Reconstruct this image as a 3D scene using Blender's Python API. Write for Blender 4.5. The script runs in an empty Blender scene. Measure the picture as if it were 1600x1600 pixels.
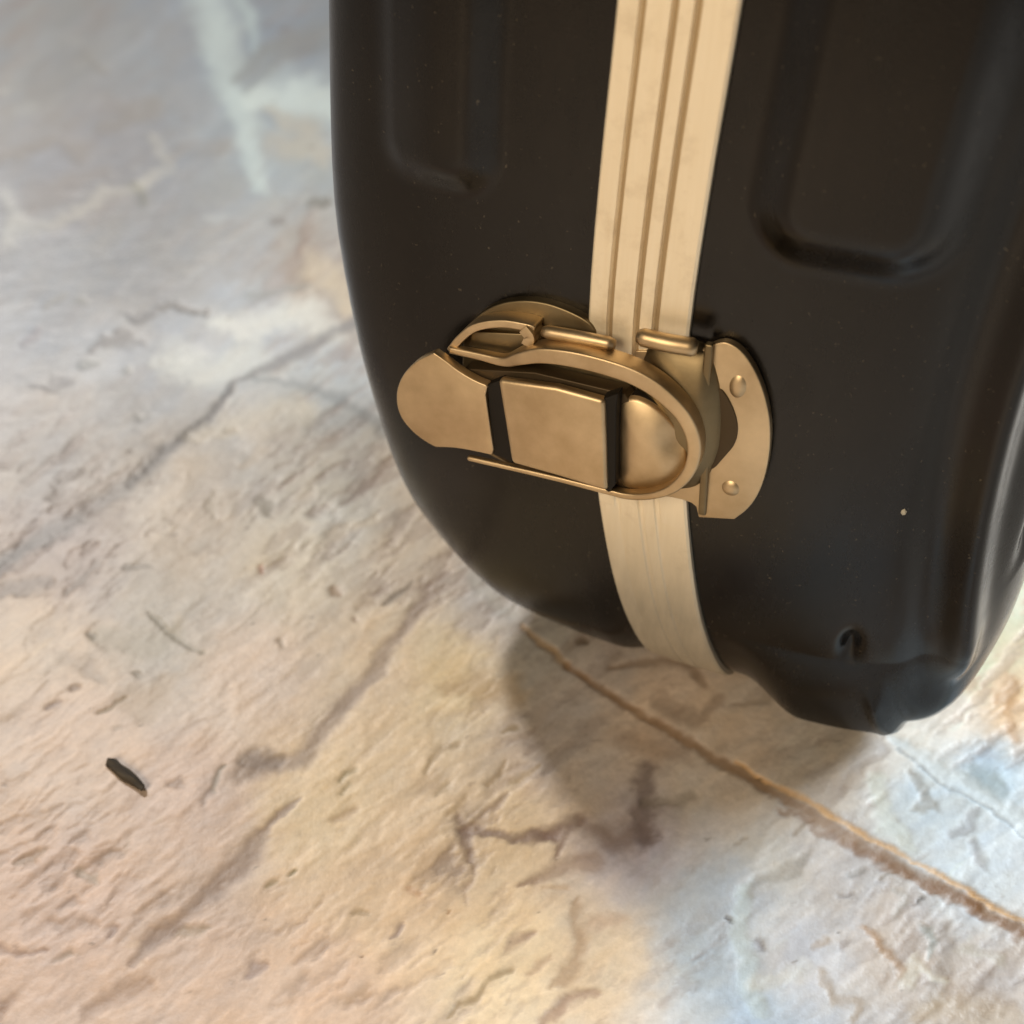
import bpy, bmesh, math, random
import numpy as np
from mathutils import Vector, Matrix
random.seed(7); rng = np.random.default_rng(7)
S = 0.001                                   # every length below is in millimetres
scene = bpy.context.scene
col = scene.collection

# ------------------------------------------------------------------ camera
AL, PI_, RO = map(math.radians, (24.17, 38.12, 0.53))
FPX = 1715.0
fw = np.array([-math.sin(AL)*math.cos(PI_), math.cos(AL)*math.cos(PI_), -math.sin(PI_)])
r0 = np.array([math.cos(AL), math.sin(AL), 0.0]); u0 = np.cross(r0, fw)
rt = math.cos(RO)*r0 + math.sin(RO)*u0; up = np.cross(rt, fw)
CAM = np.array([37.83, -132.43, 88.71])
cd = bpy.data.cameras.new("camera"); cam = bpy.data.objects.new("camera", cd); col.objects.link(cam)
cam.matrix_world = Matrix(((rt[0], up[0], -fw[0], CAM[0]*S), (rt[1], up[1], -fw[1], CAM[1]*S),
                           (rt[2], up[2], -fw[2], CAM[2]*S), (0, 0, 0, 1)))
cd.sensor_width = 36; cd.lens = 36*FPX/1600
cd.clip_start = 0.01; cd.clip_end = 50
cd.dof.use_dof = True; cd.dof.focus_distance = 0.160; cd.dof.aperture_fstop = 17
scene.camera = cam

# ------------------------------------------------------------------ world and lamps
w = bpy.data.worlds.new("World"); scene.world = w; w.use_nodes = True
bg = w.node_tree.nodes["Background"]
bg.inputs[0].default_value = (1.0, 0.95, 0.87, 1); bg.inputs[1].default_value = 0.05
scene.view_settings.view_transform = 'Standard'; scene.view_settings.look = 'None'
scene.view_settings.exposure = 0; scene.view_settings.gamma = 1

def lamp(name, loc, target, size, power, color, size_y=None):
    ld = bpy.data.lights.new(name, 'AREA'); ld.energy = power; ld.color = color
    ld.size = size
    if size_y: ld.shape = 'RECTANGLE'; ld.size_y = size_y
    o = bpy.data.objects.new(name, ld); col.objects.link(o); o.location = loc
    o.rotation_euler = (Vector(target)-Vector(loc)).to_track_quat('-Z', 'Y').to_euler()
    return o
def polar(az_vec, elev, dist, base):
    a = Vector((az_vec[0], az_vec[1])).normalized(); e = math.radians(elev)
    return (base[0]+a.x*math.cos(e)*dist, base[1]+a.y*math.cos(e)*dist, base[2]+math.sin(e)*dist)
TG = (-0.01, 0.0, -0.06)
lamp("ceiling_lamp", polar((-0.86, 0.51), 40, 2.4, TG), TG, 0.20, 40.0, (1.0, 0.96, 0.92))
lamp("window_light", (0.40, 0.36, 0.27), (0.03, -0.03, -0.067), 0.20, 5.3, (0.87, 0.945, 1.0))
lamp("room_lamp", (-0.15, -0.62, 0.36), (0, 0, 0.01), 0.30, 3.5, (1.0, 0.80, 0.55))

# ------------------------------------------------------------------ helpers
def proj(P):
    q = P-CAM; ww = q@fw
    ww = np.where(ww < 1, 1, ww)
    return np.stack([800+FPX*(q@rt)/ww, 800-FPX*(q@up)/ww], -1)
def on_wall(px, py, c=0.0):
    """point of the vertical plane c mm in front of the case wall: (x, z)"""
    v = fw+(px-800)/FPX*rt+(800-py)/FPX*up
    P = CAM+(-c-CAM[1])/v[1]*v
    return (P[0], P[2])
def on_floor(px, py, z):
    v = fw+(px-800)/FPX*rt+(800-py)/FPX*up
    return CAM+(z-CAM[2])/v[2]*v
def ss(x, a, b):
    t = np.clip((x-a)/(b-a), 0, 1); return t*t*(3-2*t)
def link(name, me, mat, parent=None):
    o = bpy.data.objects.new(name, me); col.objects.link(o)
    if mat: me.materials.append(mat)
    if parent: o.parent = parent
    return o
def mesh_from(name, verts, faces, smooth=True):
    me = bpy.data.meshes.new(name)
    me.from_pydata([tuple(v) for v in np.asarray(verts)*S], [], [tuple(f) for f in faces])
    if smooth: me.shade_smooth()
    me.update(); return me
def fix_normals(me):
    bm = bmesh.new(); bm.from_mesh(me); bmesh.ops.recalc_face_normals(bm, faces=bm.faces); bm.to_mesh(me); bm.free()
def bevel(o, width, seg=3):
    m = o.modifiers.new("bevel", 'BEVEL'); m.width = width*S; m.segments = seg; m.limit_method = 'ANGLE'
    m.angle_limit = math.radians(30); m.harden_normals = False
    return o
def smooth_poly(pts, n=2):
    """Chaikin corner cutting of a closed outline"""
    p = np.array(pts, float)
    for _ in range(n):
        q = np.roll(p, -1, 0)
        p = np.stack([p*.75+q*.25, p*.25+q*.75], 1).reshape(-1, 2)
    out = [p[0]]
    for q in p[1:]:
        if np.hypot(*(q-out[-1])) > .16: out.append(q)
    if np.hypot(*(out[-1]-out[0])) < .16: out.pop()
    return np.array(out)
def prism(name, pts, c0, c1, mat, parent, bev=0.3, taper=0.0, seg=3):
    """outline pts (x,z) extruded from c0 to c1 mm in front of the wall"""
    pts = np.array(pts, float); n = len(pts); ce = pts.mean(0)
    top = pts+(ce-pts)*taper
    v = [(p[0], -c0, p[1]) for p in pts]+[(p[0], -c1, p[1]) for p in top]
    f = [tuple(range(n)), tuple(range(2*n-1, n-1, -1))]+[(i, i+n, (i+1) % n+n, (i+1) % n) for i in range(n)]
    me = mesh_from(name, v, f); fix_normals(me)
    o = link(name, me, mat, parent)
    if bev: bevel(o, bev, seg)
    return o
def sweep_path(pts, sub=6):
    """Catmull-Rom resample of an open path of n-D points"""
    p = np.array(pts, float); out = []
    q = np.vstack([2*p[0]-p[1], p, 2*p[-1]-p[-2]])
    for i in range(1, len(q)-2):
        for k in range(sub):
            t = k/sub
            out.append(.5*((2*q[i])+(-q[i-1]+q[i+1])*t+(2*q[i-1]-5*q[i]+4*q[i+1]-q[i+2])*t*t+(-q[i-1]+3*q[i]-3*q[i+1]+q[i+2])*t**3))
    out.append(p[-1]); return np.array(out)
def band(name, path, half, mat, parent, bev=0.35):
    """strap: path of (x,z,c0,c1), thickness 2*half in the plane, from c0 to c1 in height"""
    P = sweep_path(path); n = len(P); T = np.gradient(P[:, :2], axis=0)
    T /= np.linalg.norm(T, axis=1)[:, None]; N = np.stack([-T[:, 1], T[:, 0]], -1)
    h = np.asarray(half) if np.ndim(half) else np.full(n, half)
    if len(h) != n: h = np.interp(np.linspace(0, 1, n), np.linspace(0, 1, len(h)), h)
    v = []
    for i in range(n):
        a = P[i, :2]+N[i]*h[i]; b = P[i, :2]-N[i]*h[i]; c0, c1 = P[i, 2], P[i, 3]
        v += [(a[0], -c0, a[1]), (a[0], -c1, a[1]), (b[0], -c1, b[1]), (b[0], -c0, b[1])]
    f = [(0, 1, 2, 3), tuple(4*(n-1)+k for k in (3, 2, 1, 0))]
    for i in range(n-1):
        for k in range(4):
            f.append((4*i+k, 4*i+(k+1) % 4, 4*i+4+(k+1) % 4, 4*i+4+k))
    me = mesh_from(name, v, f); fix_normals(me)
    o = link(name, me, mat, parent); bevel(o, bev); return o
def tube(name, path, rad, mat, parent, seg=14):
    P = sweep_path(path); n = len(P); T = np.gradient(P, axis=0); T /= np.linalg.norm(T, axis=1)[:, None]
    v = []
    for i in range(n):
        a = np.cross(T[i], (0, 1, 0.01)); a /= np.linalg.norm(a); b = np.cross(T[i], a)
        e = min(i, n-1-i); rr = rad*(0.72 if e == 0 else 1)
        for k in range(seg):
            t = 2*math.pi*k/seg; v.append(P[i]+rr*(math.cos(t)*a+math.sin(t)*b))
    f = [tuple(range(seg)), tuple(range(n*seg-1, (n-1)*seg-1, -1))]
    for i in range(n-1):
        for k in range(seg):
            f.append((i*seg+k, i*seg+(k+1) % seg, (i+1)*seg+(k+1) % seg, (i+1)*seg+k))
    me = mesh_from(name, v, f); fix_normals(me); return link(name, me, mat, parent)

# ------------------------------------------------------------------ materials
def material(name, base, rough=.5, metal=0.0, spec=.5):
    m = bpy.data.materials.new(name); m.use_nodes = True; nt = m.node_tree
    b = nt.nodes["Principled BSDF"]; b.inputs["Base Color"].default_value = (*base, 1)
    b.inputs["Roughness"].default_value = rough; b.inputs["Metallic"].default_value = metal
    b.inputs["Specular IOR Level"].default_value = spec
    return m, nt, b
def noise(nt, scale, detail=4, rough=.6, vec=None, stretch=None):
    n = nt.nodes.new("ShaderNodeTexNoise"); n.inputs["Scale"].default_value = scale
    n.inputs["Detail"].default_value = detail; n.inputs["Roughness"].default_value = rough
    tc = nt.nodes.new("ShaderNodeTexCoord"); mp = nt.nodes.new("ShaderNodeMapping")
    if stretch: mp.inputs["Scale"].default_value = stretch
    nt.links.new(tc.outputs["Object"], mp.inputs[0]); nt.links.new(mp.outputs[0], n.inputs["Vector"])
    return n
def ramp(nt, src, p0, c0, p1, c1):
    r = nt.nodes.new("ShaderNodeValToRGB"); e = r.color_ramp.elements
    e[0].position = p0; e[0].color = (*c0, 1); e[1].position = p1; e[1].color = (*c1, 1)
    nt.links.new(src, r.inputs[0]); return r
def bump(nt, b, src, strength, dist):
    bp = nt.nodes.new("ShaderNodeBump"); bp.inputs["Strength"].default_value = strength
    bp.inputs["Distance"].default_value = dist*S
    nt.links.new(src, bp.inputs["Height"]); nt.links.new(bp.outputs[0], b.inputs["Normal"]); return bp

# black moulded plastic with a fine pebble grain and a little dust
M_PL, nt, b = material("moulded_plastic", (.012, .010, .008), .42, 0, .40)
n1 = noise(nt, 2600, 3); n2 = noise(nt, 60, 5)
r = ramp(nt, n2.outputs[0], .35, (.0030, .0025, .0022), .75, (.0065, .0052, .0042)); nt.links.new(r.outputs[0], b.inputs["Base Color"])
n5 = noise(nt, 1500, 2, .5); r5 = ramp(nt, n5.outputs[0], .70, (0,)*3, .76, (.55,)*3)
m5 = nt.nodes.new("ShaderNodeMix"); m5.data_type = 'RGBA'; m5.inputs[7].default_value = (.10, .085, .06, 1)
nt.links.new(r5.outputs[0], m5.inputs[0]); nt.links.new(r.outputs[0], m5.inputs[6]); nt.links.new(m5.outputs[2], b.inputs["Base Color"])
n6 = noise(nt, 160, 8, .75, stretch=(1, 1, .35))
rr = ramp(nt, n6.outputs[0], .35, (.14,)*3, .7, (.36,)*3); nt.links.new(rr.outputs[0], b.inputs["Roughness"])
bump(nt, b, n1.outputs[0], .4, .05)
# brassy plated steel of the latch
def metal(name, c0, c1, rough, scale=120):
    m, nt, b = material(name, c0, rough, 1.0)
    n = noise(nt, scale, 6); r = ramp(nt, n.outputs[0], .35, c0, .7, c1)
    nt.links.new(r.outputs[0], b.inputs["Base Color"])
    r2 = ramp(nt, n.outputs[0], .3, (rough-.06,)*3, .75, (rough+.1,)*3); nt.links.new(r2.outputs[0], b.inputs["Roughness"])
    f = noise(nt, 1500, 3); bump(nt, b, f.outputs[0], .15, .05)
    return m
M_BR = metal("brassy_plating", (.50, .375, .225), (.73, .58, .38), .45, 90)
M_BD = metal("dull_plating", (.20, .155, .09), (.28, .22, .13), .45)
M_SB = material("gap_shade_brown", (.075, .052, .028), .5, .6, .4)[0]  # dark brown that stands in for shade in the latch gaps
M_BK = material("gap_shade_black", (.010, .008, .006), .6, .0, .25)[0]  # near black that stands in for shade in the latch slots
# satin aluminium strip with drawn lines and grime in the grooves
M_AL, nt, b = material("satin_aluminium", (.8, .68, .5), .45, .35)
n = noise(nt, 900, 5, .6, stretch=(1, .06, .06)); r = ramp(nt, n.outputs[0], .3, (.90, .79, .60), .75, (.96, .86, .68))
n2 = noise(nt, 110, 6, .7); r2 = ramp(nt, n2.outputs[0], .52, (0, 0, 0), .75, (1, 1, 1))
mx = nt.nodes.new("ShaderNodeMix"); mx.data_type = 'RGBA'; mx.inputs[7].default_value = (.50, .38, .24, 1)
sc_ = nt.nodes.new("ShaderNodeMath"); sc_.operation = 'MULTIPLY'; sc_.inputs[1].default_value = .5
nt.links.new(r2.outputs[0], sc_.inputs[0]); nt.links.new(sc_.outputs[0], mx.inputs[0]); nt.links.new(r.outputs[0], mx.inputs[6])
nt.links.new(mx.outputs[2], b.inputs["Base Color"]); bump(nt, b, n.outputs[0], .12, .05)
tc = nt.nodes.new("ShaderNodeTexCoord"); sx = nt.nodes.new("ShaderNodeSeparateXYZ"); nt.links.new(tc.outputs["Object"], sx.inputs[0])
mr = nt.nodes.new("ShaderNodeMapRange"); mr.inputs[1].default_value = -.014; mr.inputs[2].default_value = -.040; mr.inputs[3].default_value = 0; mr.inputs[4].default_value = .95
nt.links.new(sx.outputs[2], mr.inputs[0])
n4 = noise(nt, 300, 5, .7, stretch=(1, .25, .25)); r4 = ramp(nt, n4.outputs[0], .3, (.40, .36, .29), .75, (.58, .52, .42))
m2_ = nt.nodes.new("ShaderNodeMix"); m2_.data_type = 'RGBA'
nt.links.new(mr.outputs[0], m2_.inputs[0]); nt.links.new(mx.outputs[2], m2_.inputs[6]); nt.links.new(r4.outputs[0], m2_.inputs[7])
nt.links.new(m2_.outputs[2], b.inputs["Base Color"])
M_GR, nt, b = material("groove_grime", (.40, .30, .18), .6, .5)
M_SP, nt, b = material("dark_wood", (.030, .022, .014), .7)
n = noise(nt, 700, 4, .6, stretch=(.2, 1, 1)); r = ramp(nt, n.outputs[0], .35, (.022, .016, .012), .75, (.08, .062, .035)); nt.links.new(r.outputs[0], b.inputs["Base Color"])
M_DU, nt, b = material("pale_dust", (.45, .42, .34), .8)

# ------------------------------------------------------------------ stone-printed floor
FZ = -65.9
def vnoise(x, y, seed):
    xi = np.floor(x).astype(np.int64); yi = np.floor(y).astype(np.int64); fx = x-xi; fy = y-yi
    def h(a, b):
        n = (a*374761393+b*668265263+seed*982451653) & 0x7fffffff
        n = ((n ^ (n >> 13))*1274126177) & 0x7fffffff
        return ((n ^ (n >> 16)) & 0xffff)/65535.0
    sx = fx*fx*(3-2*fx); sy = fy*fy*(3-2*fy)
    a = h(xi, yi)*(1-sx)+h(xi+1, yi)*sx; b = h(xi, yi+1)*(1-sx)+h(xi+1, yi+1)*sx
    return a*(1-sy)+b*sy
def fbm(x, y, seed, oct=4, g=.55):
    s = 0; a = 1; t = 0
    for o in range(oct):
        s = s+a*vnoise(x*2**o+o*17.3, y*2**o-o*9.1, seed+o); t += a; a *= g
    return s/t*2-1
def axis(lo, hi, far_lo, far_hi, step, grow):
    mid = list(np.arange(lo, hi+1e-6, step)); a = []; x = lo; st = step
    while x > far_lo: st *= grow; x -= st; a.append(x)
    b_ = []; x = mid[-1]; st = step
    while x < far_hi: st *= grow; x += st; b_.append(x)
    return np.array(a[::-1]+mid+b_)
GX = axis(-160, 100, -1500, 900, .40, 1.010)
GY = axis(-110, 110, -700, 1900, .40, 1.010)
X, Y = np.meshgrid(GX, GY); nx, ny = len(GX), len(GY)
P = np.stack([X, Y, np.full_like(X, FZ)], -1).reshape(-1, 3)
# the print is laid out in the coordinates of a rectified tracing of the sheet
px = proj(P); U, V = px[:, 0], px[:, 1]
U = np.clip(U, -900, 2500); V = np.clip(V, -900, 2500)
jx = fbm(U/70, V/70, 3, 5)*16; jy = fbm(U/70, V/70, 11, 5)*16
kx = fbm(U/14, V/14, 23, 3)*5; ky = fbm(U/14, V/14, 31, 3)*5
lx = fbm(U/32, V/32, 113, 3)*9; ly = fbm(U/32, V/32, 127, 3)*9
Ud, Vd = U+jx+kx+lx, V+jy+ky+ly            # ragged coordinates for the painted marks
Uf, Vf = U+.35*jx+kx*.7+.5*lx, V+.35*jy+ky*.7+.5*ly
NZ_ = fbm(U/22, V/22, 131, 3)*1.3+fbm(U/7, V/7, 137, 3)*.7
def lin(c): c = np.asarray(c, float)/255; return np.where(c <= .04045, c/12.92, ((c+.055)/1.055)**2.4)
ctrl = [(60,60,172,170,160),(150,250,170,165,157),(330,60,178,181,176),(430,130,192,200,195),(490,200,194,198,188),(460,60,168,172,170),(200,400,175,173,165),
(60,480,178,176,168),(400,525,212,212,203),(500,600,210,210,198),(520,470,208,192,168),(200,600,195,193,184),(60,700,194,186,172),(400,720,218,211,194),
(300,800,214,200,176),(520,800,218,211,190),(100,880,186,172,158),(640,850,216,198,168),(450,880,222,210,183),(60,1000,213,192,162),(250,980,188,180,162),
(400,1050,216,194,167),(600,1050,222,199,162),(100,1150,213,189,162),(300,1250,213,187,162),(500,1250,225,201,158),(100,1400,213,186,162),
(300,1500,208,182,156),(600,1400,226,198,158),(800,1300,226,200,158),(800,1500,228,200,154),(500,1550,210,181,150),(950,1500,208,182,143),(1590,900,255,232,192),(1530,960,255,230,190),(1600,1040,255,224,178),(1510,1060,254,228,190),(1560,900,255,236,200),(1470,1100,244,230,206),(700,1050,222,198,150),  # near-white points by the right edge paint in the window glare
(1000,1100,216,194,168),(1150,1150,218,198,172),(1100,1250,218,204,184),(1200,1350,203,194,174),(1100,1500,186,192,188),(1250,1500,215,211,202),
(1400,1450,208,194,175),(1300,1180,204,190,168),(1450,1250,206,216,212),(1550,1200,198,216,216),(1500,1350,216,223,217),(1560,1000,250,226,178),
(1590,1100,240,202,152),(1550,1550,203,189,170),(1450,1130,232,227,207),(950,1050,196,182,166),(900,1150,198,186,172),(1000,1300,186,174,170),
(850,980,186,178,162),(1130,1400,186,190,186),(1180,1560,190,202,204),(760,940,196,190,178),(1300,1350,206,198,184)]
ctrl = np.array(ctrl, float)  # print colours, with some of the warm and cool light cast mixed in
ctrl[:, 2:] *= (1-.18*np.clip((1000-ctrl[:, 1])/500, 0, 1)*np.clip((900-ctrl[:, 0])/300, 0, 1))[:, None]  # upper left darkened in the colour to offset the lamp light there
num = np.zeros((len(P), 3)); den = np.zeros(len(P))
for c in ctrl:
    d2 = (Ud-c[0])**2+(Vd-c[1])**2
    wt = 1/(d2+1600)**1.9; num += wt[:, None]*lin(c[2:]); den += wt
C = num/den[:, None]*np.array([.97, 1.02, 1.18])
# soft mottling in warm, cool and grey
GA = .79*U-.61*V+.6*jx; GC = .61*U+.79*V+.6*jy        # along and across the grain of the print
m1 = fbm(GA/190, GC/80, 41, 5); m2 = fbm(GA/70, GC/24, 47, 5); m3 = fbm(GA/13, GC/7, 53, 4)*1.6
C *= (1+.07*m1+.075*m2+.03*m3)[:, None]
g1 = fbm(GA/85, GC/20, 83, 5); g2 = fbm(GA/46, GC/13, 89, 4); g3 = fbm(GA/120, GC/34, 97, 5)
dk = ss(g1, .12, .30)*.30+ss(g2, .16, .30)*.24+ss(g3, .08, .35)*.20
patch = ss(fbm(U/260, V/260, 101, 3), -.25, .25); dk = dk*(.25+.75*patch)
C = C*(1-dk[:, None])+lin((138,120,110))*dk[:, None]
lt = ss(fbm(GA/90, GC/26, 103, 5), .06, .3)*.34
C = C*(1-lt[:, None])+(C*1.25)*lt[:, None]
tint = fbm(U/90, V/90, 61, 4)*1.3+fbm(GA/45, GC/22, 67, 4)*1.2; C *= 1+tint[:, None]*np.array([.035, 0, -.05])
relief = np.zeros(len(P))
def seg_dist(A, B, x, y):
    d = B-A; L = (d**2).sum(); t = np.clip(((x-A[0])*d[0]+(y-A[1])*d[1])/L, 0, 1)
    return np.hypot(x-A[0]-t*d[0], y-A[1]-t*d[1]), t
STONE_DARK = .82
def stroke(pts, colr, op=.6, soft=.5, fine=False, dep=0.0, gn=.35):
    """pts: (x, y, half width)"""
    global C
    pts = np.array(pts, float); ux, uy = (Uf, Vf) if fine else (Ud, Vd)
    pad = pts[:, 2].max()*2+30
    bb = (U > pts[:, 0].min()-pad) & (U < pts[:, 0].max()+pad) & (V > pts[:, 1].min()-pad) & (V < pts[:, 1].max()+pad)
    idx = np.nonzero(bb)[0]
    if not len(idx): return
    x, y = ux[idx], uy[idx]; m = np.zeros(len(idx))
    for a, b_ in zip(pts[:-1], pts[1:]):
        d, t = seg_dist(a[:2], b_[:2], x, y); hw = a[2]*(1-t)+b_[2]*t
        m = np.maximum(m, 1-ss(d/np.maximum(hw, .1)+(.30 if len(pts) < 12 else .18)*NZ_[idx], 1-soft, 1+soft))
    g = 1+gn*np.clip(m2[idx]*1.8, -1, 1)
    m = np.clip(m*op*g, 0, 1)
    cc = lin(colr)*(STONE_DARK if sum(colr) < 520 else 1)
    C[idx] = C[idx]*(1-m[:, None])+cc*m[:, None]; relief[idx] -= m*dep
G1 = (140,136,136); G2 = (150,140,130); PU = (142,124,116); BRN = (150,125,95)
# scattered flecks that follow the grain of the print (before the traced marks)
for k in range(230):
    x = random.uniform(-40, 1640); y = random.uniform(-40, 1640)
    left = y > 820 and x < 1050-(1600-y)*.35
    cool = y < 850 and x < 560
    L = random.choice([5, 8, 12, 18])*random.uniform(.8, 1.4); hwid = 2.5+L*random.uniform(.15, .5)
    a = math.radians(random.gauss(-38 if not cool else -22, 16))
    dx, dy = math.cos(a)*L, math.sin(a)*L
    if random.random() < .68: colr = random.choice([G2, PU, (158,146,130), (165,150,140)]) if not cool else random.choice([G1, (148,144,138), (150,148,142)])
    else: colr = (236,216,182) if left else (214,216,208)
    stroke([(x-dx, y-dy, hwid*.4), (x, y, hwid), (x+dx, y+dy, hwid*.4)], colr, random.uniform(.05, .28)*(10/(10+hwid*.5)), .98, dep=.04)
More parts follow.
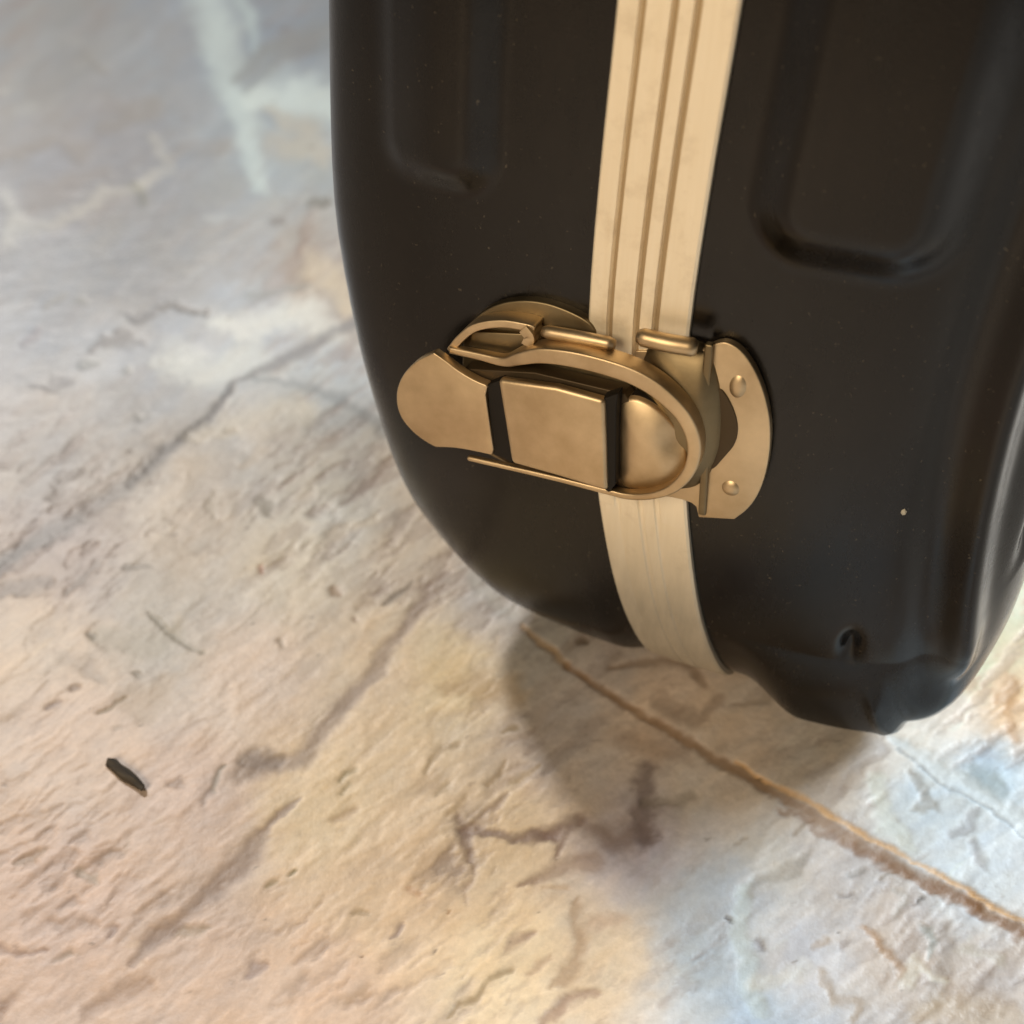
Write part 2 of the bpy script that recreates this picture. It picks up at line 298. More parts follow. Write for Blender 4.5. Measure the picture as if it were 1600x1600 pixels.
# larger soft clouds
for (x, y, dx, dy, hw, colr, op) in [(590,260,60,-30,26,(150,146,140),.0)]: pass
ST = [
 # joints and veins of the upper left
 ([(250,0,14),(262,80,16),(280,150,14),(300,200,9)], (160,160,160), .45),
 ([(330,0,30),(350,90,22),(385,200,18),(415,290,12)], (194,206,203), .75),
 ([(372,125,6),(410,90,14),(460,70,15),(530,30,16)], (150,152,150), .75),
 ([(385,135,5),(440,100,7),(525,62,8)], (142,146,146), .6),
 ([(372,0,10),(390,30,10),(400,75,8)], (190,205,202), .6),
 ([(400,150,16),(460,150,30),(520,160,30)], (208,218,212), .7),
 ([(420,170,8),(470,200,20),(500,240,18),(440,230,20)], (182,176,162), .7),
 ([(125,70,4),(145,95,6),(165,112,4)], (148,144,138), .7),
 ([(155,205,8),(200,180,14),(250,165,11)], (152,146,140), .65),
 ([(5,250,10),(40,235,13),(80,215,8)], (150,142,134), .6),
 ([(50,315,10),(100,295,13),(170,270,8)], (152,144,138), .55),
 ([(100,225,10),(130,245,12)], (155,148,142), .6),
 ([(212,280,6),(222,300,8),(226,315,5)], (135,134,124), .85),
 ([(270,250,8),(310,232,11),(350,222,7)], (156,150,144), .5),
 ([(285,150,18),(310,170,22),(300,110,10)], (160,162,166), .5),
 ([(240,215,8),(265,262,9),(180,300,8),(60,345,10)], (190,186,174), .4),
 ([(10,310,12),(30,340,14),(15,370,10)], (186,186,180), .5),
 ([(418,345,6),(438,350,5)], (140,134,130), .7), ([(480,330,5),(500,326,8),(520,318,4)], (135,132,124), .8),
 ([(345,370,4),(365,360,6),(380,350,4)], (156,156,158), .5),
 ([(250,480,5),(280,476,8),(315,484,4)], (134,130,126), .85),
 ([(198,500,5),(218,495,8),(240,484,4)], (134,132,132), .8),
 ([(150,540,5),(170,525,8),(215,530,7)], (136,132,130), .8),
 ([(35,540,4),(50,528,7),(60,515,4)], (136,130,134), .75),
 ([(132,565,6),(150,560,6)], (146,148,146), .7), ([(190,570,7),(196,572,6)], (158,156,148), .6),
 ([(50,600,5),(80,598,8),(110,590,7)], (142,140,142), .75),
 ([(75,478,4),(100,460,5)], (150,146,138), .6), ([(118,473,5),(130,470,5)], (146,146,140), .6),
 ([(330,500,12),(400,500,20),(470,490,24),(520,520,20)], (218,218,210), .65),
 ([(270,560,25),(330,580,28),(400,560,30)], (214,216,208), .5),
 ([(380,456,6),(430,452,5),(480,450,4)], (158,160,156), .55),
 ([(480,420,20),(530,450,22),(540,480,12)], (206,190,164), .55),
 # the main joint from the case down to the left edge
 ([(560,500,7),(520,518,9),(478,545,9),(440,565,8),(400,580,7),(368,595,6),(352,620,5),(325,655,8),(290,682,10),(250,712,12),(215,745,13),(180,772,13),(150,790,12),(115,815,12),(75,838,15),(40,855,12),(0,885,12)], (138,136,136), .82),
 ([(368,597,3),(352,622,3),(325,655,4),(250,712,5),(200,755,5)], (122,120,120), .5),
 ([(400,590,4),(450,596,6),(500,606,8),(530,620,10),(565,635,10),(610,670,10)], (158,162,164), .7),
 ([(85,778,5),(105,752,7),(130,742,5)], (140,130,122), .65),
 ([(100,775,14),(130,790,16),(150,800,12)], (165,152,144), .5),
 ([(0,925,10),(35,918,12),(75,908,8)], (140,130,124), .75),
 ([(105,925,7),(135,900,9),(160,880,7)], (152,144,138), .65),
 ([(0,895,5),(20,885,5)], (140,130,128), .6), ([(195,890,4),(215,888,6),(238,886,3)], (148,142,134), .7),
 ([(404,788,9),(416,795,12),(418,806,6)], (158,152,140), .75), ([(318,790,6),(330,780,10),(322,800,6)], (186,178,164), .6),
 ([(355,672,4),(370,672,4)], (180,168,154), .6), ([(225,655,5),(240,655,4)], (166,166,162), .6),
 ([(370,730,6),(420,700,8)], (200,186,166), .4), ([(300,690,12),(380,660,16),(470,640,20)], (222,214,196), .4),
 # step in tone from the pale area to the sandy one
 ([(408,888,4),(409,896,4)], (196,140,118), .7), ([(524,915,5),(527,922,6)], (166,138,108), .85), ([(556,965,3),(558,967,3)], (150,120,95), .7),
 ([(600,940,3),(622,925,4),(645,908,3)], (104,92,78), .75), ([(560,948,4),(585,936,4)], (180,160,136), .5),
 ([(450,880,10),(520,840,10),(580,805,8)], (226,216,196), .35),
 ([(700,895,5),(670,930,9),(640,970,11),(612,1005,11),(590,1040,12),(560,1075,13),(530,1110,14),(505,1140,15),(470,1185,14),(440,1192,12),(400,1195,20),(375,1210,14)], (158,140,128), .72),
 ([(380,1190,9),(410,1185,12),(440,1180,8)], (132,118,108), .6),
 ([(335,1235,4),(338,1215,6),(350,1198,4)], (120,116,100), .75), ([(310,1255,5),(330,1235,5)], (150,136,130), .6),
 ([(470,1250,3),(440,1270,5),(420,1290,4),(410,1310,14),(390,1335,17),(360,1365,16),(330,1395,13),(300,1425,10),(270,1450,16),(240,1475,14),(210,1505,6)], (162,142,130), .78),
 ([(150,990,14),(200,1000,24),(250,1000,22),(290,990,14)], (182,176,160), .55),
 ([(235,955,3),(265,985,4),(300,1010,5),(322,1022,4)], (160,154,138), .7),
 ([(100,1025,12),(130,1030,14),(160,1060,8)], (168,156,144), .5), ([(135,990,4),(145,992,5)], (140,134,120), .6),
 ([(205,1050,4),(213,1052,6)], (134,124,106), .8), ([(112,1078,3),(118,1074,5)], (150,130,116), .7), ([(75,1105,3),(90,1095,5)], (146,132,132), .7),
 ([(150,1118,2.5),(168,1108,3),(190,1085,2.5)], (140,122,90), .75), ([(200,1085,20),(230,1110,18),(250,1070,16)], (192,172,146), .5),
 ([(430,998,5),(437,1006,6)], (158,140,116), .7), ([(263,1226,5),(280,1226,7)], (160,142,132), .75), ([(180,1138,4),(186,1135,4)], (160,146,130), .5),
 ([(25,1350,4),(50,1338,8),(70,1322,4)], (166,144,122), .8), ([(155,1345,5),(170,1332,7),(185,1328,4)], (166,146,132), .7), ([(195,1330,2),(205,1300,2)], (186,166,146), .6),
 ([(120,1365,7),(145,1368,8)], (166,158,142), .6), ([(95,1420,4),(115,1405,5)], (164,144,134), .6), ([(90,1440,7),(125,1438,11),(150,1436,7)], (176,152,136), .6),
 ([(172,1460,4),(180,1448,6)], (156,134,126), .7), ([(0,1480,6),(30,1484,6),(75,1476,3)], (164,138,126), .7), ([(90,1500,6),(108,1485,6)], (170,152,136), .6),
 ([(290,1455,8),(310,1458,9),(325,1450,6)], (160,144,122), .6), ([(0,1590,12),(15,1565,12)], (158,130,112), .75),
 ([(130,1590,10),(160,1570,12),(200,1545,14),(235,1530,8)], (176,150,132), .7), ([(385,1525,4),(400,1512,10),(415,1508,6)], (150,132,130), .75),
 ([(415,1385,2.5),(430,1376,4)], (158,144,108), .6), ([(452,1368,2),(460,1360,3.5)], (134,122,84), .8), ([(530,1220,3),(545,1205,4),(560,1200,3)], (158,146,112), .65),
 ([(535,1240,3),(545,1225,4)], (158,146,112), .5), ([(550,1432,3),(560,1428,5),(575,1430,4)], (168,146,112), .75), ([(608,1466,3),(618,1458,6),(628,1445,4)], (150,130,122), .8),
 ([(520,1280,6),(545,1275,9),(560,1270,5)], (190,166,138), .6), ([(632,1398,5),(645,1396,6)], (206,158,118), .5), ([(701,1422,2.5),(703,1424,3)], (160,118,72), .8),
 ([(665,1210,3),(675,1190,5),(690,1170,8),(720,1165,5)], (174,152,118), .75), ([(683,1245,3),(695,1232,5),(705,1222,4)], (172,152,120), .6),
 ([(790,1145,4),(805,1138,7)], (160,140,108), .8), ([(765,1225,4),(778,1210,5),(790,1190,3)], (178,154,122), .7), ([(800,1220,4),(830,1205,6),(845,1195,3)], (184,160,120), .6),
 ([(738,1290,3),(760,1265,5),(780,1255,6),(795,1240,3)], (158,136,118), .8), ([(700,1275,4),(730,1245,4)], (196,172,138), .6),
 ([(720,1278,6),(726,1300,11),(730,1330,12),(740,1350,6)], (150,128,112), .82),
 ([(728,1308,10),(765,1296,10),(800,1305,7),(840,1300,10),(870,1292,13),(905,1272,10)], (142,120,108), .85),
 ([(860,1296,10),(890,1300,14),(880,1320,10),(875,1335,5)], (138,114,102), .8), ([(900,1270,8),(930,1290,16),(960,1310,16),(1000,1300,20)], (148,124,112), .6),
 ([(732,1365,5),(728,1385,5),(726,1400,4)], (176,152,132), .6),
 ([(808,1385,2),(840,1375,8),(870,1360,14),(900,1350,16),(930,1345,16)], (160,134,114), .72), ([(850,1388,3),(890,1390,5)], (196,166,132), .6),
 ([(905,1420,6),(905,1445,12),(912,1470,12),(905,1500,12),(885,1530,10),(865,1548,5)], (174,146,116), .72), ([(930,1440,12),(970,1440,14)], (190,160,134), .55),
 ([(790,1482,4),(800,1470,7),(830,1458,5)], (176,150,130), .75), ([(830,1525,5),(845,1510,9),(865,1495,5)], (190,162,134), .65),
 ([(698,1588,4),(715,1570,5),(745,1562,6),(765,1535,6),(780,1525,5),(800,1518,5)], (158,136,102), .82),
 ([(850,1592,8),(880,1570,8),(905,1548,7),(940,1545,4)], (164,136,116), .75), ([(530,1570,8),(570,1545,10)], (196,166,136), .5),
 ([(840,1426,1.5),(843,1429,1.5)], (90,70,50), .8), ([(565,1494,1.8),(567,1496,1.8)], (120,88,60), .8),
 ([(750,1060,20),(800,1080,26),(700,1080,14)], (196,168,130), .5),
 # right hand stones
 ([(905,1002,4),(915,1003,4)], (110,90,70), .7),
 ([(950,1045,4),(1000,1038,6),(1040,1032,8),(1080,1040,8),(1100,1070,8)], (150,122,96), .55),
 ([(1030,1090,10),(1060,1110,14),(1090,1130,14),(1120,1095,12)], (146,124,108), .5),
 ([(980,1150,16),(1030,1160,22),(1070,1180,14)], (156,128,108), .4), ([(1010,1195,12),(1005,1230,14),(1010,1300,18)], (122,106,106), .75),
 ([(1010,1250,10),(1060,1262,8),(1080,1240,6)], (150,142,132), .5),
 ([(1150,1100,5),(1200,1080,8)], (150,130,106), .4), ([(1165,1400,14),(1180,1380,10),(1240,1350,8),(1260,1330,6)], (162,156,146), .55),
 ([(1132,1432,2.5),(1140,1440,4)], (92,86,84), .85), ([(1180,1470,6),(1190,1480,6)], (150,146,150), .7),
 ([(1240,1300,4),(1255,1285,4),(1270,1280,3)], (160,144,126), .55), ([(1150,1320,3),(1165,1310,4)], (164,148,130), .5),
 ([(1330,1365,4),(1345,1358,4)], (156,152,146), .6), ([(1315,1390,5),(1325,1388,5)], (156,150,150), .6), ([(1375,1370,3),(1400,1360,3)], (156,144,130), .6),
 ([(1395,1395,5),(1410,1405,8),(1405,1430,6)], (178,174,164), .5), ([(1437,1410,3),(1444,1405,3)], (110,106,100), .8),
 ([(1450,1450,8),(1455,1470,8),(1450,1490,5)], (160,168,164), .65), ([(1320,1490,5),(1330,1478,6)], (160,146,138), .6), ([(1310,1456,1.5),(1314,1458,1.5)], (100,92,84), .6),
 ([(1360,1450,6),(1380,1475,8),(1405,1510,6)], (190,152,112), .7), ([(1270,1480,6),(1290,1470,6)], (196,174,148), .5),
 ([(1470,1450,10),(1480,1500,12),(1460,1560,16)], (170,162,156), .55), ([(1500,1480,10),(1560,1500,10)], (184,180,166), .5),
 ([(1415,1520,12),(1425,1500,10),(1480,1530,6)], (222,218,204), .6), ([(1430,1580,20),(1500,1570,24),(1580,1590,20)], (196,178,152), .55),
 ([(1160,1390,12),(1150,1450,12),(1175,1540,16),(1200,1590,14)], (196,208,208), .65), ([(1190,1530,14),(1250,1510,14)], (222,222,214), .5),
 ([(1280,1520,6),(1300,1560,8),(1340,1560,6),(1330,1590,6)], (184,158,122), .5),
 ([(1420,1200,5),(1440,1225,10),(1460,1260,8),(1430,1262,6)], (166,160,148), .6), ([(1480,1300,7),(1510,1290,9),(1515,1270,7)], (160,158,160), .6),
 ([(1520,1200,10),(1540,1215,16),(1560,1240,12),(1500,1215,8)], (150,164,162), .55), ([(1515,1320,7),(1530,1350,9),(1540,1365,5)], (166,164,166), .6),
 ([(1385,1150,3),(1400,1158,6),(1440,1180,11),(1480,1210,12),(1530,1240,12),(1610,1300,12)], (212,222,226), .8),
 ([(1400,1168,3),(1480,1228,3),(1540,1262,3),(1610,1318,3)], (150,158,162), .6),
 ([(1370,1220,12),(1380,1280,14),(1420,1320,14)], (214,222,212), .5),
 ([(1590,1150,8),(1580,1060,10),(1560,1090,6)], (206,160,112), .55), ([(1480,1040,12),(1520,1080,14)], (246,220,180), .4),
 # the rust coloured line that crosses the sheet
 ([(815,980,4),(850,1005,5),(885,1035,6)], (196,166,130), .85),
 ([(885,1035,6),(930,1070,6),(985,1105,7),(1050,1142,7),(1100,1175,8),(1170,1212,8),(1230,1248,10),(1300,1290,14),(1370,1330,14),(1420,1365,13),(1480,1390,12),(1540,1420,11),(1620,1470,9)], (166,134,104), .85),
 ([(1215,1262,5),(1300,1312,8),(1370,1345,9),(1430,1375,9),(1500,1405,8),(1620,1474,6)], (140,98,58), .6),
 ([(1150,1190,3),(1230,1235,4),(1330,1290,4),(1400,1330,4),(1500,1385,3),(1620,1455,3)], (228,184,126), .7),
 ([(800,955,12),(780,930,14),(740,900,14)], (190,192,186), .4),
]
for e in ST:
    fine = e[0][0][2] < 5 or len(e[0]) > 9
    op = min(.95, e[2]*.95)
    stroke(e[0], e[1], op, .8 if e[0][0][1] < 560 else .72, fine=fine, dep=.12, gn=.18)
# dark specks of dirt
for k in range(120):
    x = random.uniform(0, 1600); y = random.uniform(0, 1600); q = random.uniform(1, 2.6)
    stroke([(x-q, y, q), (x+q, y-q, q*.8)], (120,104,88), random.uniform(.3, .7), .5, fine=True)
C = np.clip(C, 0.01, .86)
wx, wy = P[:, 0], P[:, 1]; ga = .5*wx+.87*wy; gc = -.87*wx+.5*wy
rough_ = fbm(ga/18, gc/9, 73, 4)*.27+fbm(ga/6, gc/3, 79, 3)*.06+fbm(wx/40, wy/40, 71, 3)*.25
near = np.exp(-(np.hypot(wx, wy)/400)**4)
P[:, 2] += relief*2.4-dk*.55+lt*.25+rough_*near
me = bpy.data.meshes.new("stone_floor"); nv = len(P)
idx = np.arange(nv).reshape(ny, nx)
quads = np.stack([idx[:-1, :-1], idx[:-1, 1:], idx[1:, 1:], idx[1:, :-1]], -1).reshape(-1, 4)
me.vertices.add(nv); me.vertices.foreach_set("co", (P*S).ravel())
me.loops.add(quads.size); me.loops.foreach_set("vertex_index", quads.ravel().astype(np.int32))
me.polygons.add(len(quads)); me.polygons.foreach_set("loop_start", np.arange(0, quads.size, 4, dtype=np.int32))
me.update(calc_edges=True); me.shade_smooth()
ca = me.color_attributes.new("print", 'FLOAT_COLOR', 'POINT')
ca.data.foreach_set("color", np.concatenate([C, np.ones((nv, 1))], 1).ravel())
M_FL, nt, b = material("stone_print", (.5, .45, .4), .46, 0, .45)
at = nt.nodes.new("ShaderNodeAttribute"); at.attribute_name = "print"
n1 = noise(nt, 900, 4, .65); r1 = ramp(nt, n1.outputs[0], .3, (.91,)*3, .7, (1.06,)*3)
mu = nt.nodes.new("ShaderNodeMix"); mu.data_type = 'RGBA'; mu.blend_type = 'MULTIPLY'; mu.inputs[0].default_value = 1
nt.links.new(at.outputs["Color"], mu.inputs[6]); nt.links.new(r1.outputs[0], mu.inputs[7]); nt.links.new(mu.outputs[2], b.inputs["Base Color"])
n3 = noise(nt, 420, 8, .68); bump(nt, b, n3.outputs[0], .40, .38)
floor = link("floor", me, M_FL); floor["kind"] = "structure"
floor["label"] = "whitewashed stone pattern floor with a rust coloured line"

# small splinter lying on the floor
A = on_floor(172, 1190, FZ+.6); B = on_floor(224, 1231, FZ+.6)
pts = [A*(1-t)+B*t for t in np.linspace(0, 1, 5)]
ax = (B-A)/np.linalg.norm(B-A); sd = np.array([-ax[1], ax[0], 0]); v = []; fcs = []
for i, p in enumerate(pts):
    wd = [.95, 1.1, .9, .95, .6][i]; ht = [.7, .9, .8, .75, .4][i]
    for (a, h) in ((-1, -.6), (-.8, .5), (0, 1), (.9, .35), (1, -.6)):
        v.append(p+ax*random.uniform(-.5, .5)*(i in (0, 4))+sd*a*wd*(1+.25*math.sin(i*2.3+a*3))+np.array([0, 0, h*ht]))
for i in range(4):
    for k in range(5): fcs.append((5*i+k, 5*i+(k+1) % 5, 5*i+5+(k+1) % 5, 5*i+5+k))
fcs += [(4, 3, 2, 1, 0), (20, 21, 22, 23, 24)]
m = mesh_from("splinter", v, fcs, False); fix_normals(m)
o = link("splinter", m, M_SP); o["label"] = "short dark brown splinter lying alone on the pale stone pattern floor"; o["category"] = "splinter"

# ------------------------------------------------------------------ the case
case = bpy.data.objects.new("hard_case", None); col.objects.link(case); case.location = (0, .055, FZ*S)
case["label"] = "black moulded hard case with ribbed shells, aluminium seam strip and brassy draw latch"
case["category"] = "case"
inv = Matrix.Translation((0, -.055, -FZ*S))
Z0, RY, RZ, WW, EN, EM = 4.62, 18.64, 65.58, 56.0, 3.72, 2.18
def sinterp(z, xs, ys):
    z = np.asarray(z, float); return sum(np.interp(z+o, xs, ys)*k for o, k in ((-12, .1), (-6, .2), (0, .4), (6, .2), (12, .1)))
def seam_shift(z):
    return sinterp(z, [-70, -61, -50, -40, -24, -5, 15, 40, 60, 160], [12.5, 10.4, 7.2, 4.6, 1.9, -.9, -2.5, -1.7, -.6, -.4])
def shell_surface(side, th, zz, ph):
    """th 0..pi/2 seam to side, zz height on the straight part or ph on the rounded end"""
    n = EN; c, s_ = np.cos(th), np.sin(th); Nn = (c**n+s_**n)**(1/n); k = c/Nn; u = s_/Nn
    sp = np.maximum(np.sin(ph), 0)**(2/EM); cp = np.maximum(np.cos(ph), 0)**(2/EM)
    y = RY*(1-k*cp); z = np.where(ph > 0, Z0-RZ*k*sp, zz)
    if side < 0: W = sinterp(z, [-62, -45, -30, -18, 0, 20, 60, 150], [59.5, 58.8, 57.0, 55.6, 55.6, 56.4, 54.4, 51])
    else: W = sinterp(z, [-62, -35, 0, 60, 150], [56, 56.5, 57.5, 57.5, 56])
    x = side*W*u
    return x, y, z
def make_shell(side):
    NT, NZ, NP = 190, 190, 200
    th = np.linspace(0, math.pi/2-1e-4, NT)
    zz = np.linspace(150, Z0, NZ, endpoint=False); ph = np.linspace(0, math.pi/2-1e-4, NP)
    zr = np.concatenate([zz, Z0-RZ*np.sin(ph)]); pr = np.concatenate([0*zz, ph])
    TH, ZR = np.meshgrid(th, zr, indexing='ij'); _, PR = np.meshgrid(th, pr, indexing='ij')
    x, y, z = shell_surface(side, TH, ZR, PR)
    Q = np.stack([x, y, z], -1)
    du = np.gradient(Q, axis=0); dv = np.gradient(Q, axis=1)
    N = np.cross(du, dv); L = np.linalg.norm(N, axis=-1, keepdims=True); N = N/np.maximum(L, 1e-9)
    if N[NT//3, 20, 1] > 0: N = -N
    h = np.zeros_like(x); front = 1-ss(y, 12, 16)
    def rrect(cx, hw, zb, rad):
        dx = np.abs(x-cx)-(hw-rad); dz = (zb+rad)-z
        return np.hypot(np.maximum(dx, 0), np.maximum(dz, 0))-rad+np.minimum(np.maximum(dx, dz), 0)
    deg = np.degrees(PR)
    if side < 0:
        h += 2.0*ss(deg, 25, 60)*ss(-x, 6, 14)*(1-ss(-x, 34, 50))
        d = rrect(-32.5, 9, 30, 5); h += 3.0*(1-ss(d, -3.6, 2.4))*front*ss(x, -45, -29)
    else:
        d = rrect(25.5, 10.5, 30, 6); h += 3.6*(1-ss(d, -3.6, 3.4))*front
        sd = ss(x, 46, 51)*(1-ss(deg, 16, 34))
        h -= 2.6*np.exp(-((y-11.5)/3.0)**4)*sd
        bead = 1-ss(deg, 52, 70)
        h += 2.9*np.exp(-((x-48.5)/2.1)**2)*bead*(1-ss(y, 7, 11)); h -= 1.1*np.exp(-((x-43)/2.6)**2)*bead*front
        # moulded foot with a flat front
        ramp = np.clip((deg-44)/26, 0, 1)+.03*ss(deg, 43, 47)
        foot = ss(x, 10, 21)*(1-.40*ss(x, 35.5, 38.5))*(1-ss(x, 40, 54))*ramp
        h += 4.7*foot
        h += 1.1*np.exp(-((x-34.5)/1.1)**2)*ss(deg, 50, 58)*(1-ss(deg, 62, 76))
        pit = np.exp(-((x-FT[5]-(deg-FT[6])*-.12)/1.5)**2-((deg-FT[6])/4.0)**2); h -= 2.2*pit
    Q = Q+N*h[..., None]
    Q[..., 0] += seam_shift(Q[..., 2])
    nt_, nr = Q.shape[:2]; V = Q.reshape(-1, 3); id_ = np.arange(nt_*nr).reshape(nt_, nr)
    F = [tuple(map(int, q)) for q in np.stack([id_[:-1, :-1], id_[1:, :-1], id_[1:, 1:], id_[:-1, 1:]], -1).reshape(-1, 4)]
    # the free border runs seam-bottom -> side -> up the side; carry it back and close it
    border = [int(id_[i, -1]) for i in range(nt_)]+[int(id_[-1, j]) for j in range(nr-2, -1, -1)]
    V = list(map(tuple, V)); last = border
    for (dy, inset) in ((1.5, 0), (4, 0), (12, 0), (40, 0), (66, .3), (80, 1.5), (88, 5), (92, 12)):
        cur = []
        for bi in border:
            p = V[bi]; cz = 60; f_ = inset/70
            V.append((p[0]*(1-f_), p[1]+dy, p[2]+(cz-p[2])*f_*.6)); cur.append(len(V)-1)
        for a in range(len(border)-1): F.append((last[a], last[a+1], cur[a+1], cur[a]))
        last = cur
    F.append(tuple(last))
    # lid over the top, above the picture
    top = [int(id_[i, 0]) for i in range(nt_)]
    V.append((0, 110, 150)); F.append(tuple(top+[last[-1], len(V)-1]))
    me = mesh_from("shell", V, F); fix_normals(me)
    o = link("shell", me, M_PL, case); o.matrix_parent_inverse = inv
    return o
FT = (0, 0, 0, 0, 0, 32, 39)
sh_l = make_shell(-1); sh_l["label"] = "black ribbed shell left of the aluminium strip"
sh_r = make_shell(1); sh_r["label"] = "black ribbed shell right of the strip, with moulded foot"

# aluminium seam strip
prof = [(-7.6, -1.0), (-7.6, .9), (-7.3, 1.2), (-4.75, 1.3), (-4.45, 0.75), (-3.95, 0.75), (-3.7, 1.35), (-.65, 1.4), (-.4, .75), (.15, .75), (.4, 1.4),
        (2.15, 1.38), (2.4, .75), (3.0, .75), (3.25, 1.3), (7.2, 1.15), (7.6, .85), (7.6, -1.0)]
zz = np.linspace(150, Z0, 80, endpoint=False); ph = np.linspace(0, math.radians(90), 120)
Sy = np.concatenate([0*zz, RY*(1-np.cos(ph)**(2/EM))]); Sz = np.concatenate([zz, Z0-RZ*np.sin(ph)**(2/EM)])
Sy = np.append(Sy, [40, 80, 105]); Sz = np.append(Sz, [Z0-RZ]*3)
keep = [0]
for i in range(1, len(Sy)):
    if math.hypot(Sy[i]-Sy[keep[-1]], Sz[i]-Sz[keep[-1]]) > .6: keep.append(i)
Sy, Sz = Sy[keep], Sz[keep]
T = np.stack([np.gradient(Sy), np.gradient(Sz)], -1); T /= np.linalg.norm(T, axis=1)[:, None]
Nn = np.stack([T[:, 1], -T[:, 0]], -1)
if Nn[5, 0] > 0: Nn = -Nn
V = []; F = []; K = len(prof)
for i in range(len(Sy)):
    for (a, h) in prof:
        if Sz[i] < -8 and h == .75: h = .75+.45*min(1, (-8-Sz[i])/12)
        V.append((a*.965+seam_shift(Sz[i]), Sy[i]+Nn[i, 0]*h, Sz[i]+Nn[i, 1]*h))
for i in range(len(Sy)-1):
    for k in range(K-1): F.append((i*K+k, i*K+k+1, (i+1)*K+k+1, (i+1)*K+k))
me = mesh_from("seam_strip", V, F, True); fix_normals(me)
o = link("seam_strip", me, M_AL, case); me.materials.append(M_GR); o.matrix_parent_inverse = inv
fi = 0
for i in range(len(Sy)-1):
    for k in range(K-1):
        if k in (4, 8, 12): me.polygons[fi].material_index = 1 if Sz[i] > -8 else 0
        fi += 1
es = o.modifiers.new("edge", 'EDGE_SPLIT'); es.split_angle = math.radians(35)

# ------------------------------------------------------------------ the latch
def Zp(x, y, c): return on_wall(580+x*.4125, 440+y*.4125, c)      # outline points measured on the wall plane
def zpoly(pts, c, n=0):
    p = [Zp(x, y, c) for x, y in pts]
    return smooth_poly(p, n) if n else np.array(p)
def cut(ps):                                # repeat a corner so that rounding keeps it crisp
    out = []
    for q in ps: out += [q[:2]]*(3 if len(q) > 2 else 1)
    return out
latch = prism("latch", zpoly(cut([(345, 330), (345, 210), (390, 135), (470, 85), (570, 70), (660, 80), (750, 112), (830, 155), (850, 190, 1), (850, 300, 1), (1000, 320, 1), (1000, 700, 1), (900, 780), (600, 725), (420, 650), (340, 560)]), 1.6, 2), -.6, 1.6, M_BD, case, .4)
latch.matrix_parent_inverse = inv
band("spring_box", [(*Zp(300, 262, 4), 1.5, 4.4), (*Zp(345, 208, 4), 1.5, 4.6), (*Zp(405, 166, 4), 1.5, 4.8), (*Zp(500, 152, 4), 1.5, 4.8), (*Zp(590, 165, 4), 1.5, 4.8), (*Zp(625, 178, 4), 1.5, 4.6)], .6, M_BR, latch, .25)
prism("spring_box_floor", zpoly([(380, 190), (600, 200), (590, 250), (520, 275), (370, 245)], 2.6), 1.5, 2.6, M_BD, latch, .2)
band("spring_box_lug", [(*Zp(575, 178, 5), 2.0, 5.2), (*Zp(602, 210, 5), 2.0, 5.4), (*Zp(590, 240, 5), 2.0, 5.4)], .8, M_BR, latch, .3)
tube("hinge_pin", [(Zp(650, 188, 4)[0], -4.0, Zp(650, 188, 4)[1]), (Zp(780, 208, 4)[0], -4.2, Zp(780, 208, 4)[1]), (Zp(925, 236, 4)[0], -4.2, Zp(925, 236, 4)[1])], 1.0, M_BR, latch)
Lp = [(292, 262), (400, 285), (500, 308), (560, 296), (640, 284), (760, 297), (900, 332), (1010, 374), (1105, 436), (1185, 520), (1222, 620), (1205, 715), (1150, 780), (1075, 812), (980, 818), (880, 796), (700, 750), (520, 708), (362, 672)]
c0s = [3.6]*4+[3.8]*10+[4.6]*5; c1s = [5.0, 5.2, 5.6, 6.6, 7.2, 7.4, 7.4, 7.2, 7.0, 6.8, 6.6, 6.6, 6.6, 6.6, 6.4, 6.2, 6.0, 5.8, 5.6]
band("bail_loop", [(*Zp(x, y, c), a, c) for (x, y), a, c in zip(Lp, c0s, c1s)], [.55, .6, .75, 1.0, 1.2, 1.25, 1.25, 1.25, 1.2, 1.1, 1.0, .9, .78, .6, .55, .5, .45, .42, .4], M_BR, latch, .3)
lever = prism("lever", zpoly(cut([(236, 270, 1), (165, 302), (112, 362), (92, 430), (104, 505), (150, 565), (200, 604), (242, 627, 1), (330, 630), (455, 657, 1), (462, 640, 1), (432, 430, 1), (440, 395, 1), (395, 378), (330, 340), (280, 300)]), 6.6, 2), 4.9, 6.6, M_BR, latch, .4)
prism("lever_web", zpoly([(350, 330), (620, 345), (960, 425), (1010, 500), (990, 800), (880, 790), (520, 690), (460, 655), (400, 450)], 4.6), 1.8, 4.6, M_SB, latch, .2)  # coloured dark for the shade between bail and block
prism("slot_shade", zpoly([(440, 392), (492, 372), (535, 690), (500, 668), (462, 655)], 6.2), 4.4, 6.2, M_BK, latch, .1)  # black filler added as the shade in the left slot
prism("slot_shade", zpoly([(872, 445), (935, 425), (928, 480), (925, 770), (900, 800), (885, 790)], 6.7), 4.4, 6.7, M_BK, latch, .2)  # black filler added as shade of the slot and the block's right wall
prism("lever_block", zpoly([(478, 372), (700, 402), (882, 452), (893, 798), (700, 738), (530, 690)], 7.4), 5.6, 7.4, M_BR, latch, .7, seg=4)
prism("nose_ring_shade", zpoly(cut([(945, 440), (1010, 425), (1100, 470), (1180, 560), (1215, 660), (1195, 750), (1130, 800), (1030, 812), (945, 800)]), 3.6, 2), 1.8, 3.6, M_BK, latch, .1)  # black plate added as the ring of shadow inside the bail
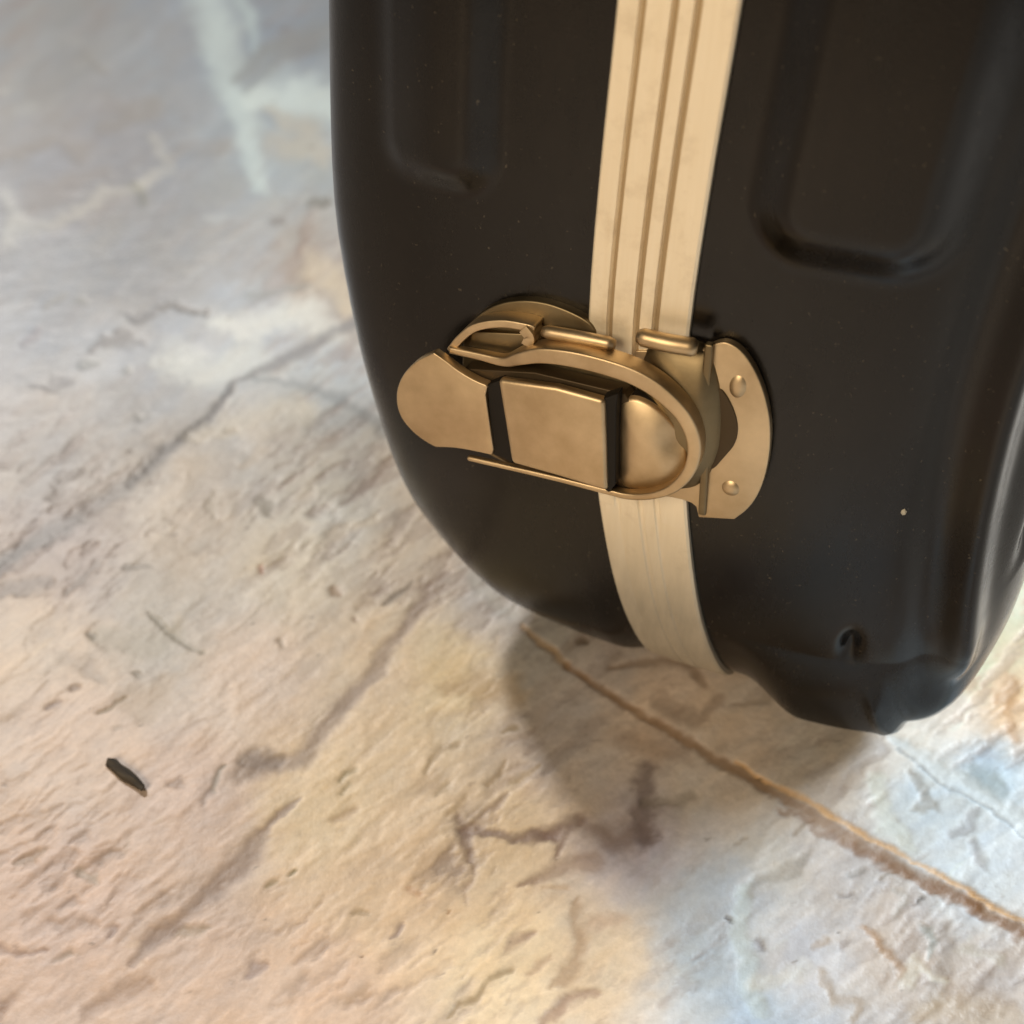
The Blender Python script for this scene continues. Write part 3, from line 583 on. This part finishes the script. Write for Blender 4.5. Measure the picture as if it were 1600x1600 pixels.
# dished nose
def dome(name, outline, c_edge, rise, mat, parent, dish=0.0, dc=(0, 0), dr=5):
    o2 = smooth_poly(outline, 2); ce = o2.mean(0); rings = 16; n = len(o2); V = []; F = []
    for i in range(rings+1):
        t = i/rings
        for p in o2:
            q = ce+(p-ce)*(1-t); hh = c_edge+rise*(1-(1-t)**2.6)
            if dish: hh -= dish*math.exp(-(((q[0]-dc[0])**2+(q[1]-dc[1])**2)/dr**2))
            V.append((q[0], -hh, q[1]))
    for i in range(rings):
        for k in range(n): F.append((i*n+k, i*n+(k+1) % n, (i+1)*n+(k+1) % n, (i+1)*n+k))
    base = len(V)
    for p in o2: V.append((p[0], -c_edge+2.0, p[1]))
    for k in range(n): F.append((base+k, base+(k+1) % n, (k+1) % n, k))
    me = mesh_from(name, V, F); bm = bmesh.new(); bm.from_mesh(me); bmesh.ops.remove_doubles(bm, verts=bm.verts, dist=1e-7)
    bmesh.ops.recalc_face_normals(bm, faces=bm.faces); bm.to_mesh(me); bm.free()
    return link(name, me, mat, parent)
dome("lever_nose", zpoly([(928, 490), (945, 450), (1010, 448), (1095, 500), (1165, 590), (1195, 680), (1175, 750), (1120, 790), (1030, 800), (940, 795), (928, 700)], 5), 4.4, 1.5, M_BR, latch, dish=.8, dc=Zp(1150, 610, 5), dr=2.2)

# catch plate on the right shell
catch = prism("catch_plate", zpoly(cut([(1000, 262, 1), (1240, 262, 1), (1310, 234, 1), (1345, 228), (1405, 262), (1460, 345), (1497, 450), (1514, 560), (1506, 680), (1478, 785), (1434, 858), (1375, 902, 1), (1240, 894, 1), (1225, 830), (1000, 800, 1)]), 1.7, 2), .2, 1.7, M_BR, case, .5)
catch.matrix_parent_inverse = inv
dome("catch_boss", zpoly([(990, 225), (1240, 250), (1290, 290), (1320, 400), (1330, 500), (1325, 620), (1300, 700), (1265, 760), (1200, 800), (1000, 790)], 2.2), 1.6, 2.6, M_BD, catch)
prism("catch_opening_shade", zpoly([(1318, 400), (1350, 440), (1378, 500), (1390, 560), (1378, 620), (1335, 668), (1290, 720), (1250, 700), (1290, 560), (1290, 440)], 2.0, 2), 1.0, 1.95, M_SB, catch, .1)  # dark crescent put in as the shade of the cavity
tube("catch_hook", [(Zp(1005, 214, 5)[0], -4.4, Zp(1005, 214, 5)[1]), (Zp(1120, 238, 5)[0], -4.6, Zp(1120, 238, 5)[1]), (Zp(1228, 264, 5)[0], -4.0, Zp(1228, 264, 5)[1])], 1.3, M_BR, catch)
band("catch_fold", [(*Zp(1275, 245, 3), 1.4, 2.6), (*Zp(1262, 450, 3), 1.4, 3.0), (*Zp(1258, 700, 3), 1.4, 2.6), (*Zp(1252, 885, 2), 1.4, 2.1)], .6, M_BD, catch, .25)
for (x, y, rr_, st) in ((1385, 405, 1.3, 1.5), (1358, 790, 1.45, 1.0)):
    cx, cz = Zp(x, y, 2.2)
    ring = [(cx+rr_*math.cos(t), cz+rr_*st*math.sin(t)) for t in np.linspace(0, 2*math.pi, 16, endpoint=False)]
    dome("rivet", np.array(ring), 1.6, .5, M_BR, catch)
# pale speck stuck to the right shell
bpy.context.view_layer.update()
from mathutils.bvhtree import BVHTree
tree = BVHTree.FromPolygons([v.co for v in sh_r.data.vertices], [p.vertices[:] for p in sh_r.data.polygons])
for (x, y, r_) in ((1412, 800, .55),):
    d = Vector(fw+(x-800)/FPX*rt+(800-y)/FPX*up).normalized()
    hit, nrm, _, _ = tree.ray_cast(Vector(CAM*S), d)
    bm = bmesh.new(); bmesh.ops.create_icosphere(bm, subdivisions=1, radius=r_*S)
    for v in bm.verts: v.co = Vector((v.co.x*.8, v.co.y*.5, v.co.z*(1.1+.3*math.sin(v.co.x*9000))))+hit
    me = bpy.data.meshes.new("dust_speck"); bm.to_mesh(me); bm.free()
    o = link("dust_speck", me, M_DU, case); o.matrix_parent_inverse = inv
